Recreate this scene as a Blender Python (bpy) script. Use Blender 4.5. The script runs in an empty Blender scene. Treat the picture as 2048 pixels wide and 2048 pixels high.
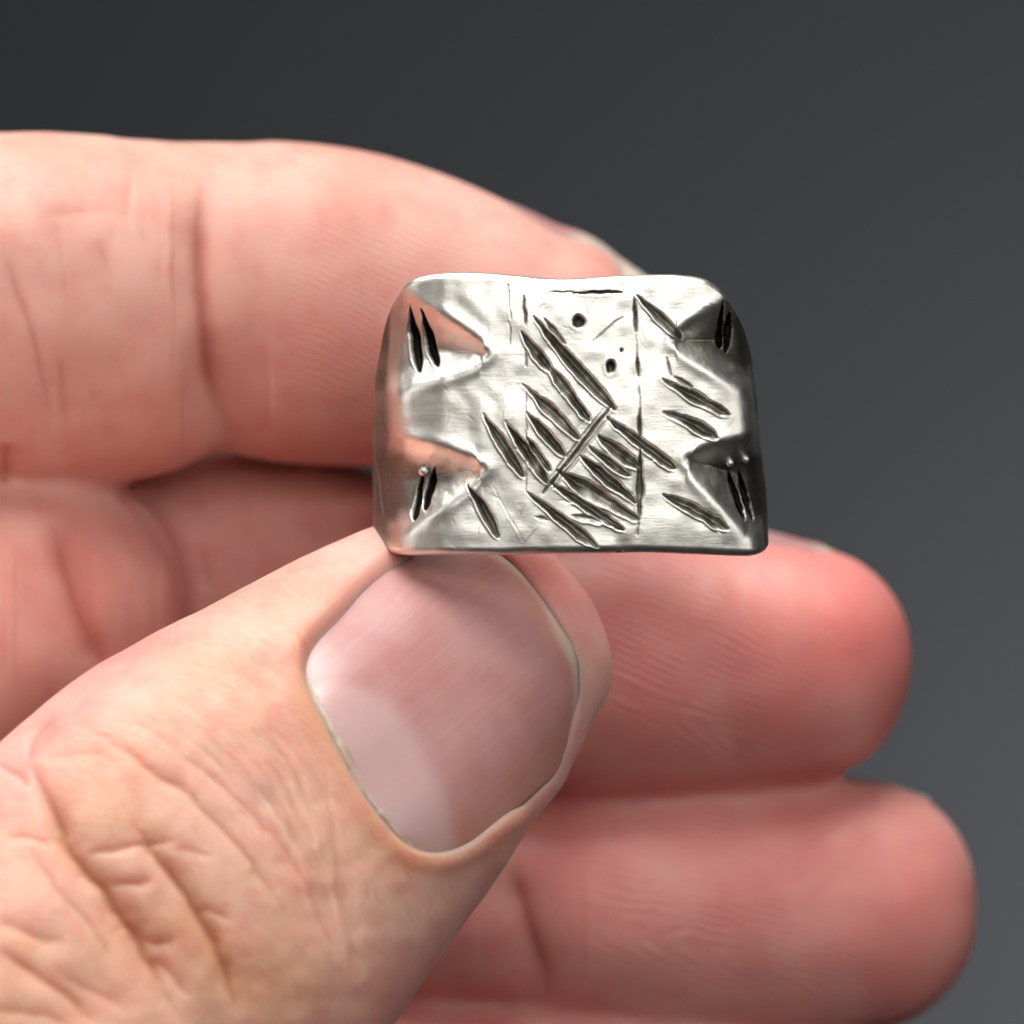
import bpy, bmesh, math, random
import numpy as np
from mathutils import Vector
from mathutils.bvhtree import BVHTree

random.seed(4)
RNG = np.random.default_rng(11)
scene = bpy.context.scene
COL = scene.collection
MM = 0.001                 # everything is laid out in millimetres, built in metres
DIST = 260.0               # camera to the ring's front face
SC = 56.0 / 2048.0         # millimetres per photograph pixel at the ring's front face

# ------------------------------------------------------------------ camera
cam_d = bpy.data.cameras.new('camera')
cam = bpy.data.objects.new('camera', cam_d); COL.objects.link(cam)
cam.location = (0, -DIST * MM, 0); cam.rotation_euler = (math.radians(90), 0, 0)
cam_d.sensor_width = 36.0; cam_d.lens = 36.0 * DIST / 56.0
cam_d.clip_start = 0.01; cam_d.clip_end = 20.0
cam_d.dof.use_dof = True
cam_d.dof.focus_distance = (DIST + 2.0) * MM
cam_d.dof.aperture_fstop = cam_d.lens / 5.8
scene.camera = cam

# ------------------------------------------------------------------ world
world = bpy.data.worlds.new('World'); scene.world = world; world.use_nodes = True
bg = world.node_tree.nodes['Background']
bg.inputs[0].default_value = (0.95, 0.97, 1.0, 1); bg.inputs[1].default_value = 0.015

# ------------------------------------------------------------------ lamps
def area(name, loc, target, sx, sy, power, color):
    d = bpy.data.lights.new(name, 'AREA'); d.shape = 'RECTANGLE'
    d.size = sx; d.size_y = sy; d.energy = power; d.color = color
    o = bpy.data.objects.new(name, d); COL.objects.link(o)
    o.location = loc
    o.rotation_euler = (Vector(target) - Vector(loc)).to_track_quat('-Z', 'Y').to_euler()
    return o
area('window_softbox', (-0.10, -0.11, 0.62), (0, 0.01, 0), 0.60, 0.44, 7.4, (1.0, 0.985, 0.965))
area('front_softbox', (0.14, -0.80, 0.29), (0, 0, 0), 0.68, 0.46, 3.05, (1.0, 0.985, 0.96))
area('side_softbox', (-0.60, -0.36, 0.18), (0, 0, 0), 0.17, 0.32, 0.50, (1.0, 0.98, 0.955))
area('right_softbox', (0.66, -0.46, 0.14), (0, 0, 0), 0.34, 0.40, 0.75, (1.0, 0.985, 0.96))
area('backdrop_lamp', (0.30, 0.66, -0.19), (0.16, 0.95, -0.09), 0.16, 0.16, 3.9, (0.96, 1.0, 1.0))

scene.view_settings.view_transform = 'Standard'
scene.view_settings.look = 'None'
scene.view_settings.exposure = 0.0
scene.view_settings.gamma = 1.0
scene.view_settings.use_curve_mapping = False
scene.cycles.use_denoising = True
scene.cycles.max_bounces = 7
scene.cycles.diffuse_bounces = 3
scene.cycles.use_adaptive_sampling = True
scene.cycles.adaptive_threshold = 0.05

# ------------------------------------------------------------------ helpers
def P(px, py, y):
    """photograph pixel + depth (mm behind the ring's face) -> point in mm"""
    k = (DIST + y) / DIST
    return np.array([(px - 1024) * SC * k, y, (1024 - py) * SC * k])

def to_px(v):
    k = (DIST + v[:, 1]) / DIST
    return np.stack([v[:, 0] / (SC * k) + 1024, 1024 - v[:, 2] / (SC * k)], 1)

def catmull(pts, n):
    p = np.asarray(pts, float)
    p = np.vstack([2 * p[0] - p[1], p, 2 * p[-1] - p[-2]])
    out = []
    for i in range(1, len(p) - 2):
        for t in np.linspace(0, 1, n, endpoint=False):
            a, b, c, d = p[i - 1], p[i], p[i + 1], p[i + 2]
            out.append(0.5 * (2 * b + (c - a) * t + (2 * a - 5 * b + 4 * c - d) * t * t + (3 * b - a - 3 * c + d) * t ** 3))
    out.append(p[-2])
    return np.array(out)

def sstep(a, b, x):
    t = np.clip((x - a) / (b - a), 0, 1)
    return t * t * (3 - 2 * t)

_NG = RNG.random((257, 257))
def noise2(x, y):
    xi = np.floor(x).astype(int); yi = np.floor(y).astype(int)
    fx = x - xi; fy = y - yi
    fx = fx * fx * (3 - 2 * fx); fy = fy * fy * (3 - 2 * fy)
    a = _NG[xi % 256, yi % 256]; b = _NG[(xi + 1) % 256, yi % 256]
    c = _NG[xi % 256, (yi + 1) % 256]; d = _NG[(xi + 1) % 256, (yi + 1) % 256]
    return (a * (1 - fx) + b * fx) * (1 - fy) + (c * (1 - fx) + d * fx) * fy - 0.5

def seg_dist(px, py, poly):
    """distance to an open polyline, and the fraction along it"""
    poly = np.asarray(poly, float)
    L = np.hypot(*np.diff(poly, axis=0).T); cum = np.concatenate([[0], np.cumsum(L)])
    best = np.full(px.shape, 1e9); bt = np.zeros(px.shape); side = np.zeros(px.shape)
    for i in range(len(poly) - 1):
        a, b = poly[i], poly[i + 1]; d = b - a
        t = np.clip(((px - a[0]) * d[0] + (py - a[1]) * d[1]) / (d @ d), 0, 1)
        ex = px - a[0] - t * d[0]; ey = py - a[1] - t * d[1]
        dd = np.hypot(ex, ey); m = dd < best
        best[m] = dd[m]; bt[m] = ((cum[i] + t * L[i]) / cum[-1])[m]
        side[m] = np.sign(d[0] * ey - d[1] * ex)[m]
    return best, bt, side

def in_poly(px, py, poly):
    poly = np.asarray(poly, float); r = np.zeros(px.shape, bool); j = len(poly) - 1
    for i in range(len(poly)):
        xi, yi = poly[i]; xj, yj = poly[j]
        c = ((yi > py) != (yj > py)) & (px < (xj - xi) * (py - yi) / (yj - yi + 1e-12) + xi)
        r ^= c; j = i
    return r

def mesh_np(name, v, f, smooth=True):
    me = bpy.data.meshes.new(name)
    me.from_pydata((np.asarray(v) * MM).tolist(), [], [list(map(int, q)) for q in f])
    me.update()
    if smooth:
        me.polygons.foreach_set('use_smooth', np.ones(len(me.polygons), bool))
    return me

def attr(me, name, val):
    a = me.attributes.new(name, 'FLOAT', 'POINT')
    a.data.foreach_set('value', np.asarray(val, np.float32))

def link(name, me, mat, parent=None):
    o = bpy.data.objects.new(name, me); COL.objects.link(o)
    if mat: me.materials.append(mat)
    if parent: o.parent = parent
    return o

# ------------------------------------------------------------------ material helpers
class NT:
    def __init__(s, name):
        s.m = bpy.data.materials.new(name); s.m.use_nodes = True
        s.t = s.m.node_tree; s.b = s.t.nodes['Principled BSDF']
    def n(s, typ, **kw):
        o = s.t.nodes.new(typ)
        for k, v in kw.items(): setattr(o, k, v)
        return o
    def set(s, node, **kw):
        for k, v in kw.items():
            k = k.replace('_', ' ')
            node.inputs[k].default_value = v
    def l(s, a, b): s.t.links.new(a, b)
    def at(s, name): return s.n('ShaderNodeAttribute', attribute_name=name).outputs['Fac']
    def math(s, op, a, b=None, c=None, clamp=False):
        o = s.n('ShaderNodeMath', operation=op, use_clamp=clamp)
        for i, q in enumerate((a, b, c)):
            if q is None: continue
            if isinstance(q, (int, float)): o.inputs[i].default_value = q
            else: s.l(q, o.inputs[i])
        return o.outputs[0]
    def mix(s, fac, a, b, blend='MIX'):
        o = s.n('ShaderNodeMix', data_type='RGBA', blend_type=blend)
        for sock, q in ((o.inputs[0], fac), (o.inputs[6], a), (o.inputs[7], b)):
            if isinstance(q, (int, float)): sock.default_value = q
            elif isinstance(q, tuple): sock.default_value = (*q, 1)
            else: s.l(q, sock)
        return o.outputs[2]
    def noise(s, vec, scale, detail=3, rough=0.55):
        o = s.n('ShaderNodeTexNoise'); o.inputs['Scale'].default_value = scale
        o.inputs['Detail'].default_value = detail; o.inputs['Roughness'].default_value = rough
        s.l(vec, o.inputs['Vector']); return o.outputs['Fac']
    def ramp(s, fac, a, b):
        o = s.n('ShaderNodeMapRange'); o.clamp = True
        o.inputs[1].default_value = a; o.inputs[2].default_value = b
        s.l(fac, o.inputs[0]); return o.outputs[0]
    def mapping(s, vec, rot=(0, 0, 0), scale=(1, 1, 1)):
        o = s.n('ShaderNodeMapping'); o.inputs['Rotation'].default_value = rot; o.inputs['Scale'].default_value = scale
        s.l(vec, o.inputs['Vector']); return o.outputs[0]
    def bump(s, h, strength, dist, normal=None):
        o = s.n('ShaderNodeBump'); o.inputs['Strength'].default_value = strength; o.inputs['Distance'].default_value = dist
        s.l(h, o.inputs['Height'])
        if normal is not None: s.l(normal, o.inputs['Normal'])
        return o.outputs[0]

# ------------------------------------------------------------------ materials
def mat_skin():
    T = NT('skin'); tc = T.n('ShaderNodeTexCoord').outputs['Object']
    red = T.at('redness'); crease = T.at('crease'); rid = T.at('ridge'); rm = T.at('ridge_mask'); dors = T.at('dorsal'); pale = T.at('pale')
    pad = (0.70, 0.255, 0.23); dorsal = (0.70, 0.375, 0.22)
    c = T.mix(T.at('peach'), pad, (0.74, 0.40, 0.30))
    c = T.mix(dors, c, dorsal)
    big = T.ramp(T.noise(tc, 150, 3), 0.32, 0.68)
    c = T.mix(T.math('MULTIPLY', big, 0.45), c, (0.80, 0.48, 0.40))
    vb = T.ramp(T.noise(tc, 75, 2), 0.40, 0.66)
    c = T.mix(T.math('MULTIPLY', vb, 0.50), c, (0.84, 0.53, 0.45))
    mot = T.ramp(T.noise(tc, 420, 4, 0.62), 0.46, 0.74)
    c = T.mix(T.math('MULTIPLY', mot, 0.42), c, (0.68, 0.18, 0.165))
    c = T.mix(red, c, (0.70, 0.165, 0.15))
    c = T.mix(pale, c, (0.80, 0.62, 0.50))
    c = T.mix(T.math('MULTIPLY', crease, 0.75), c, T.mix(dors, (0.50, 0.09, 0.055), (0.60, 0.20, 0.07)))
    # fine dry-skin lines: paler flecks
    ac = T.n('ShaderNodeCombineXYZ'); T.l(T.at('arc_r'), ac.inputs[0]); T.l(T.at('arc_a'), ac.inputs[1])
    wob2 = T.n('ShaderNodeVectorMath', operation='ADD'); T.l(ac.outputs[0], wob2.inputs[0])
    nzc = T.n('ShaderNodeTexNoise'); nzc.inputs['Scale'].default_value = 0.9; T.l(ac.outputs[0], nzc.inputs['Vector'])
    T.l(nzc.outputs['Color'], wob2.inputs[1])
    arc = T.noise(T.mapping(wob2.outputs[0], (0, 0, 0.06), (6.6, 0.8, 1)), 1.0, 3, 0.68)
    v2 = T.n('ShaderNodeTexVoronoi', feature='DISTANCE_TO_EDGE'); v2.inputs['Scale'].default_value = 1.0
    T.l(T.mapping(wob2.outputs[0], (0, 0, -0.05), (3.6, 0.9, 1)), v2.inputs['Vector'])
    lines = T.math('ADD', arc, T.math('MULTIPLY', T.math('MINIMUM', v2.outputs['Distance'], 0.22), 0.7))
    fl = T.ramp(arc, 0.54, 0.70)
    c = T.mix(T.math('MULTIPLY', T.math('MULTIPLY', fl, dors), 0.24), c, (0.82, 0.60, 0.45))
    dk = T.ramp(arc, 0.46, 0.34)
    c = T.mix(T.math('MULTIPLY', T.math('MULTIPLY', dk, dors), 0.18), c, (0.56, 0.22, 0.10))
    s = T.math('SINE', T.math('MULTIPLY', rid, 2 * math.pi))
    wob = T.ramp(T.noise(tc, 700, 2), 0.36, 0.62)
    sr = T.math('MULTIPLY', T.math('MULTIPLY', s, rm), wob)
    c = T.mix(T.math('MULTIPLY_ADD', sr, 0.085, 0.085, clamp=True), c, (0.86, 0.60, 0.54))
    T.l(c, T.b.inputs['Base Color'])
    T.set(T.b, Roughness=0.43, Subsurface_Weight=0.85, Subsurface_Scale=0.0019)
    T.b.inputs['Subsurface Radius'].default_value = (1.0, 0.34, 0.20)
    T.b.inputs['Specular IOR Level'].default_value = 0.35
    T.b.subsurface_method = 'RANDOM_WALK'
    nb = T.bump(T.math('MULTIPLY', lines, dors), 0.8, 0.00012)
    nb = T.bump(sr, 0.5, 0.000050, nb)
    fine = T.noise(tc, 2600, 2, 0.6)
    nb = T.bump(fine, 0.16, 0.00005, nb)
    T.l(T.math('MULTIPLY_ADD', T.ramp(fine, 0.3, 0.7), 0.16, 0.35), T.b.inputs['Roughness'])
    T.l(nb, T.b.inputs['Normal'])
    return T.m

def mat_nail():
    T = NT('nail_plate'); tc = T.n('ShaderNodeTexCoord').outputs['Object']
    u = T.at('across'); lun = T.at('lunula'); free = T.at('free_edge'); side = T.at('side_pale')
    wv = T.n('ShaderNodeCombineXYZ'); T.l(T.math('MULTIPLY', u, 26.0), wv.inputs[0]); T.l(T.math('MULTIPLY', T.at('along'), 1.1), wv.inputs[1])
    st = T.noise(wv.outputs[0], 1.0, 3, 0.6)
    c = T.mix(T.ramp(T.noise(tc, 260, 2), 0.35, 0.65), (0.52, 0.245, 0.225), (0.56, 0.30, 0.285))
    c = T.mix(T.math('MULTIPLY', T.ramp(st, 0.46, 0.75), 0.22), c, (0.66, 0.44, 0.42))
    c = T.mix(T.math('MULTIPLY', side, 0.6), c, (0.58, 0.25, 0.15))
    c = T.mix(T.math('MULTIPLY', lun, 0.80), c, (0.70, 0.50, 0.48))
    c = T.mix(free, c, (0.72, 0.59, 0.48))
    T.l(c, T.b.inputs['Base Color'])
    T.set(T.b, Roughness=0.36, Subsurface_Weight=1.0, Subsurface_Scale=0.0007, Coat_Weight=0.5, Coat_Roughness=0.25)
    T.b.inputs['Subsurface Radius'].default_value = (1.0, 0.4, 0.3)
    T.l(T.bump(T.math('ADD', st, T.math('MULTIPLY', T.noise(tc, 900, 2), 0.3)), 0.16, 0.00006), T.b.inputs['Normal'])
    return T.m

def mat_cuticle():
    T = NT('dry_cuticle_skin'); tc = T.n('ShaderNodeTexCoord').outputs['Object']
    c = T.mix(T.ramp(T.noise(tc, 1500, 3), 0.4, 0.65), (0.66, 0.36, 0.26), (0.74, 0.50, 0.40))
    T.l(c, T.b.inputs['Base Color'])
    T.set(T.b, Roughness=0.5, Subsurface_Weight=0.7, Subsurface_Scale=0.0006)
    T.b.inputs['Subsurface Radius'].default_value = (1.0, 0.4, 0.3)
    T.l(T.bump(T.noise(tc, 2600, 3), 0.6, 0.0001), T.b.inputs['Normal'])
    return T.m

def mat_silver():
    T = NT('worn_silver'); tc = T.n('ShaderNodeTexCoord').outputs['Object']
    pat = T.at('patina_shade')
    n1 = T.noise(tc, 1100, 4, 0.65)
    n2 = T.noise(tc, 5200, 3, 0.6)
    scr1 = T.noise(T.mapping(tc, (0, math.radians(24), 0), (800, 800, 9000)), 1.0, 3, 0.7)
    scr2 = T.noise(T.mapping(tc, (0, math.radians(-58), 0), (600, 600, 8000)), 1.0, 3, 0.7)
    scr3 = T.noise(T.mapping(tc, (0, math.radians(88), 0), (900, 900, 10000)), 1.0, 3, 0.7)
    tone = T.mix(T.ramp(n1, 0.35, 0.7), (0.89, 0.865, 0.785), (0.95, 0.93, 0.86))
    speck = T.ramp(T.noise(tc, 2300, 5, 0.75), 0.60, 0.78)
    tone = T.mix(T.math('MULTIPLY', speck, 0.35), tone, (0.45, 0.42, 0.37))
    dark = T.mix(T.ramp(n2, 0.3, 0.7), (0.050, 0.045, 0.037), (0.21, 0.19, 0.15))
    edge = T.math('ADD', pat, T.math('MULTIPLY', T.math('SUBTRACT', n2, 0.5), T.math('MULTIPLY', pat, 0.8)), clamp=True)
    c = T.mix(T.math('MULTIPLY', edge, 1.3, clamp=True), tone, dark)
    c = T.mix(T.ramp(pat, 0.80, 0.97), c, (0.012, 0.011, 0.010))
    T.l(c, T.b.inputs['Base Color'])
    T.set(T.b, Metallic=1.0)
    T.l(T.math('ADD', T.math('MULTIPLY_ADD', n1, 0.14, 0.32), T.math('MULTIPLY', edge, 0.14)), T.b.inputs['Roughness'])
    s = T.math('ADD', T.math('ADD', scr1, scr2), scr3)
    nb = T.bump(s, 0.26, 0.000016)
    nb = T.bump(n2, 0.25, 0.00002, nb)
    nb = T.bump(n1, 0.18, 0.00006, nb)
    T.l(nb, T.b.inputs['Normal'])
    return T.m

def mat_backdrop():
    T = NT('grey_backdrop_paper'); tc = T.n('ShaderNodeTexCoord').outputs['Object']
    c = T.mix(T.noise(tc, 5, 3), (0.0128, 0.0136, 0.0158), (0.0148, 0.0156, 0.0178))
    T.l(c, T.b.inputs['Base Color']); T.set(T.b, Roughness=0.9)
    return T.m

SKIN, NAIL, CUT, SILVER, PAPER = mat_skin(), mat_nail(), mat_cuticle(), mat_silver(), mat_backdrop()

# ------------------------------------------------------------------ backdrop (a hanging sheet with a soft sweep at its foot)
bv, bf = [], []
prof = [(950, 900)] + [(950, z) for z in np.linspace(700, -500, 13)] + \
       [(950 - 250 * (1 - math.cos(a)), -500 - 250 * math.sin(a)) for a in np.linspace(0.15, math.pi / 2, 8)] + [(350, -750)]
for i, (y, z) in enumerate(prof):
    for j, x in enumerate(np.linspace(-2600, 2600, 23)):
        bv.append((x, y, z))
        if i and j: bf.append((i * 23 + j, i * 23 + j - 1, (i - 1) * 23 + j - 1, (i - 1) * 23 + j))
backdrop = link('backdrop', mesh_np('backdrop', bv, bf), PAPER)
backdrop['kind'] = 'structure'; backdrop['label'] = 'plain dark grey studio backdrop far behind the hand'

# ------------------------------------------------------------------ hand: one continuous skin grown from lofted fingers
# station: centre x, y(depth), z in mm, half width across the picture plane, half thickness in depth
def st(px, py, y, rpx, rd):
    c = P(px, py, y); return [*c, rpx * SC * (DIST + y) / DIST, rd]

FINGERS = {
 'index': [
   [-74, -34, -30, 11.0, 9.0], [-67, -18, -15, 12.0, 10.5], [-59, -3, -4, 11.8, 11.0], [-48, 11, 5, 10.6, 10.0], [-37, 18.5, 11.3, 10.6, 9.6],
   st(-10, 620, 20.5, 356, 9.6), st(120, 618, 21.6, 352, 9.2), st(250, 615, 22.6, 345, 8.9), st(370, 595, 23.5, 318, 8.5), st(425, 588, 24, 305, 8.3),
   st(500, 597, 24.8, 318, 8.5), st(600, 607, 25.8, 321, 8.7), st(720, 622, 27, 314, 8.7), st(850, 645, 27.8, 294, 8.4),
   st(980, 672, 28, 264, 7.9), st(1070, 690, 28, 236, 7.2)],
 'middle': [
   [-72, -32, -40, 11, 9], [-66, -17, -28, 11.6, 10.5], [-60, -2, -17, 11.2, 11], [-46, 11, -11, 9.8, 9.8], st(20, 1235, 23, 300, 9.0), st(110, 1175, 31, 285, 8.6),
   st(230, 1150, 34.5, 262, 8.2), st(400, 1150, 35, 270, 8.2), st(600, 1175, 34, 266, 8.0), st(780, 1228, 32.5, 250, 7.6), st(880, 1260, 31.5, 246, 7.5),
   st(1000, 1290, 30, 264, 7.9), st(1150, 1310, 30, 276, 8.2), st(1300, 1316, 30, 274, 8.2), st(1450, 1318, 30, 262, 8.0),
   st(1540, 1322, 29.5, 248, 7.5), st(1605, 1325, 29.5, 233, 7.0)],
 'ring': [
   [-66, -28, -54, 10, 9], [-59, -14, -44, 10.8, 10], [-52, 1, -34, 10.5, 10.5], [-40, 15, -27, 9.2, 9.2], st(180, 1696, 31.3, 270, 8.4), st(330, 1676, 34.3, 262, 8),
   st(520, 1686, 34.8, 250, 7.8), st(750, 1736, 34.3, 238, 7.5), st(930, 1776, 33.8, 222, 7.2), st(1040, 1792, 33.3, 212, 7),
   st(1130, 1802, 33.3, 224, 7.5), st(1280, 1810, 32.8, 240, 7.9), st(1450, 1814, 32.8, 254, 8.1), st(1600, 1812, 32.8, 262, 8.1),
   st(1680, 1811, 32.3, 256, 7.7), st(1735, 1810, 32.3, 247, 7.3)],
 'pinky': [
   [-60, -24, -66, 9, 8.5], [-51, -9, -57, 10, 9.5], [-42, 6, -48, 9.5, 9.5], [-32, 18, -41, 8.2, 8.2], st(380, 2170, 32.4, 225, 7), st(560, 2180, 34.4, 212, 6.8), st(760, 2180, 34.4, 200, 6.5),
   st(930, 2180, 34.4, 186, 6.2), st(1060, 2180, 33.9, 182, 6.4), st(1200, 2178, 33.4, 190, 6.7), st(1350, 2176, 33.4, 190, 6.7), st(1470, 2178, 33.4, 180, 6.3), st(1540, 2180, 33.4, 168, 5.8)],
 'thumb': [
   [-74, -45, -58, 15, 14], [-58, -33, -51, 14.5, 14], [-42, -19, -43, 13, 12], [-30, -11, -33, 11.9, 10.6],
   st(170, 1992, -5.5, 485, 10.2), st(320, 1850, -4.0, 486, 10.0), st(440, 1730, -2.0, 472, 9.6), st(560, 1622, 0.5, 440, 9.1), st(675, 1522, 2.8, 402, 8.5),
   st(770, 1436, 5.3, 370, 7.8), st(872, 1350, 7.4, 334, 7.0), st(952, 1284, 9.0, 302, 6.2), st(1010, 1234, 9.8, 266, 5.4)],
}
CAPL = {'index': 7.0, 'middle': 6.6, 'ring': 6.7, 'pinky': 5.4, 'thumb': 4.3}
EXPO = {'thumb': 2.35}
VIEW = np.array([0, 1.0, 0])

def loft(stations, cap, expo=2.15, nth=48, both=True):
    S = catmull(stations, 8)
    C, R = S[:, :3], S[:, 3:]
    T = np.gradient(C, axis=0); T /= np.linalg.norm(T, axis=1)[:, None]
    # rounded tip
    te = T[-1]; n = 14
    capC = [C[-1] + te * cap * math.sin(a) for a in np.linspace(0, math.pi / 2, n)[1:]]
    capR = [R[-1] * max(0.02, math.cos(a) ** 0.9) for a in np.linspace(0, math.pi / 2, n)[1:]]
    C = np.vstack([C, capC]); R = np.vstack([R, capR]); T = np.vstack([T, [te] * (n - 1)])
    W = np.cross(T, VIEW); W /= np.linalg.norm(W, axis=1)[:, None]     # across the picture (up for a finger pointing right)
    W[np.where(W @ W[-1] < 0)] *= -1
    D = np.cross(W, T)
    th = np.linspace(0, 2 * math.pi, nth, endpoint=False)
    co, si = np.cos(th), np.sin(th)
    co = np.sign(co) * np.abs(co) ** (2 / expo); si = np.sign(si) * np.abs(si) ** (2 / expo)
    V = C[:, None] + W[:, None] * (co[None, :, None] * R[:, None, :1]) + D[:, None] * (si[None, :, None] * R[:, None, 1:])
    v = V.reshape(-1, 3); f = []
    m = len(C)
    for i in range(m - 1):
        for j in range(nth):
            k = (j + 1) % nth
            f.append((i * nth + j, i * nth + k, (i + 1) * nth + k, (i + 1) * nth + j))
    f.append(tuple(range(nth - 1, -1, -1))); f.append(tuple((m - 1) * nth + j for j in range(nth)))
    return v, f, C, R, T, W, D

V0, F0, AX = [], [], {}
def add(v, f):
    o = sum(len(q) for q in V0); V0.append(v); F0.extend([tuple(i + o for i in q) for q in f])
for nme, stn in FINGERS.items():
    r = loft(stn, CAPL[nme], EXPO.get(nme, 2.15)); add(r[0], r[1]); AX[nme] = r[2:]
# palm, ball of the thumb and wrist (left of and below the frame)
def blob(c, ax, rad, n=28):
    ax = np.array([a / np.linalg.norm(a) for a in np.array(ax, float)])
    v, f = [], []
    for i in range(n + 1):
        a = math.pi * i / n
        for j in range(n):
            b = 2 * math.pi * j / n
            d = np.array([math.cos(a), math.sin(a) * math.cos(b), math.sin(a) * math.sin(b)]) * rad
            v.append(np.array(c) + d @ ax)
    for i in range(n):
        for j in range(n):
            k = (j + 1) % n; f.append((i * n + j, i * n + k, (i + 1) * n + k, (i + 1) * n + j))
    return np.array(v), f
md = np.array([0.35, 0.70, 0.62]); md /= np.linalg.norm(md)
wd = np.array([16.0, 6, -44]); wd -= md * (wd @ md); wd /= np.linalg.norm(wd)
nd = np.cross(md, wd)
wrist = np.array([-80.0, -52, -72])
def slab(stations, nth=48):
    S = catmull(stations, 8); v, f = [], []
    th = np.linspace(0, 2 * math.pi, nth, endpoint=False)
    for s_ in S:
        for a in th:
            c, d = math.cos(a), math.sin(a)
            c = math.copysign(abs(c) ** .8, c); d = math.copysign(abs(d) ** .8, d)
            v.append(s_[:3] + wd * c * s_[3] + nd * d * s_[4])
    m = len(S)
    for i in range(m - 1):
        for j in range(nth):
            k = (j + 1) % nth; f.append((i * nth + j, i * nth + k, (i + 1) * nth + k, (i + 1) * nth + j))
    f.append(tuple(range(nth - 1, -1, -1))); f.append(tuple((m - 1) * nth + j for j in range(nth)))
    return np.array(v), f
mcp = np.array([-53.0, 0, -25])
add(*slab([[*(wrist - md * 70), 27, 20], [*(wrist - md * 30), 26, 18.5], [*wrist, 28, 18], [*(wrist * .6 + mcp * .4), 36, 17], [*(wrist * .25 + mcp * .75), 40, 14], [*(mcp - md * 1), 37, 11.5], [*(mcp + md * 5), 31, 7]]))
add(*blob([-66, -36, -56], [np.array([-32, -26, -15]), wd, nd], [24, 15, 14]))

tmp = bpy.data.objects.new('tmp_hand', mesh_np('tmp_hand', np.vstack(V0) / MM, F0)); COL.objects.link(tmp)   # mm units while remeshing
md_ = tmp.modifiers.new('r', 'REMESH'); md_.mode = 'VOXEL'; md_.voxel_size = 0.42; md_.use_smooth_shade = True
dg = bpy.context.evaluated_depsgraph_get()
hm = bpy.data.meshes.new_from_object(tmp.evaluated_get(dg))
bpy.data.objects.remove(tmp)

def get_v(me):
    a = np.empty(len(me.vertices) * 3); me.vertices.foreach_get('co', a); return a.reshape(-1, 3)
def get_e(me):
    a = np.empty(len(me.edges) * 2, np.int64); me.edges.foreach_get('vertices', a); return a.reshape(-1, 2)
def relax(v, e, it, lam=0.5, w=None):
    deg = np.bincount(e.ravel(), minlength=len(v))[:, None]
    for _ in range(it):
        s = np.stack([np.bincount(e[:, 0], v[e[:, 1], k], len(v)) + np.bincount(e[:, 1], v[e[:, 0], k], len(v)) for k in range(3)], 1)
        d = (s / deg - v) * lam
        v = v + (d if w is None else d * w[:, None])
    return v
hv = get_v(hm); he = get_e(hm)
far = sstep(-30, -40, hv[:, 0])                     # webs and palm flow together, outside the frame
hv = relax(hv, he, 6); hv = relax(hv, he, 110, 0.5, far)
hm.vertices.foreach_set('co', hv.ravel())

# finer skin where it can be seen
bm = bmesh.new(); bm.from_mesh(hm)
def front_px(v):
    k = (DIST + v.y) / DIST
    return v.x / (SC * k) + 1024, 1024 - v.z / (SC * k)
thumb_pt = AX['thumb'][0]
for rnd in range(2):
    bm.normal_update(); sel = []
    for f in bm.faces:
        c = f.calc_center_median(); x, y = front_px(c)
        if f.normal.y < 0.25 and -40 < x < 1260 and 1000 < y < 2090 and c.y < 13.5:
            if rnd == 0 or (c.y < 12): sel.append(f)
        elif rnd == 0 and f.normal.y < 0.2 and -40 < x < 2000 and 240 < y < 2090 and c.y < 33:
            sel.append(f)
    es = list({e for f in sel for e in f.edges})
    bmesh.ops.subdivide_edges(bm, edges=es, cuts=1, use_grid_fill=True, smooth=0.0)
bm.to_mesh(hm); bm.free()
hv = get_v(hm); he = get_e(hm)
vis = (hv[:, 0] > -33).astype(float)
hv = relax(hv, he, 4, 0.5, vis)
hm.vertices.foreach_set('co', hv.ravel()); hm.update()
nrm = np.empty(len(hv) * 3); hm.vertices.foreach_get('normal', nrm); nrm = nrm.reshape(-1, 3)
PX = to_px(hv); px, py = PX[:, 0], PX[:, 1]

# which finger, how far along, how round
N = len(hv)
bestd = np.full(N, 1e9); fid = np.zeros(N, int); along = np.zeros(N); cw = np.zeros(N); cd = np.zeros(N); Ltot = {}
for q, nme in enumerate(FINGERS):
    C, R, T, W, D = AX[nme]
    cum = np.concatenate([[0], np.cumsum(np.linalg.norm(np.diff(C, axis=0), axis=1))]); Ltot[nme] = cum[-1]
    sub = np.arange(0, len(C), 2)
    for a in range(0, N, 40000):
        b = min(N, a + 40000)
        d2 = ((hv[a:b, None] - C[None, sub]) ** 2).sum(2) / (R[sub].mean(1) ** 2 + 8)[None]
        i = sub[d2.argmin(1)]; dd = d2.min(1)
        m = dd < bestd[a:b]; ii = np.where(m)[0] + a; i = i[m]
        bestd[ii] = dd[m]; fid[ii] = q
        r = hv[ii] - C[i]
        along[ii] = cum[i] + (r * T[i]).sum(1); cw[ii] = (r * W[i]).sum(1); cd[ii] = (r * D[i]).sum(1)
NAMES = list(FINGERS)
ft = {n: NAMES.index(n) for n in NAMES}
togo = np.array([Ltot[n] for n in NAMES])[fid] - along          # mm left to the fingertip
isT = fid == ft['thumb']
front = sstep(0.25, -0.25, nrm[:, 1])

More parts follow.
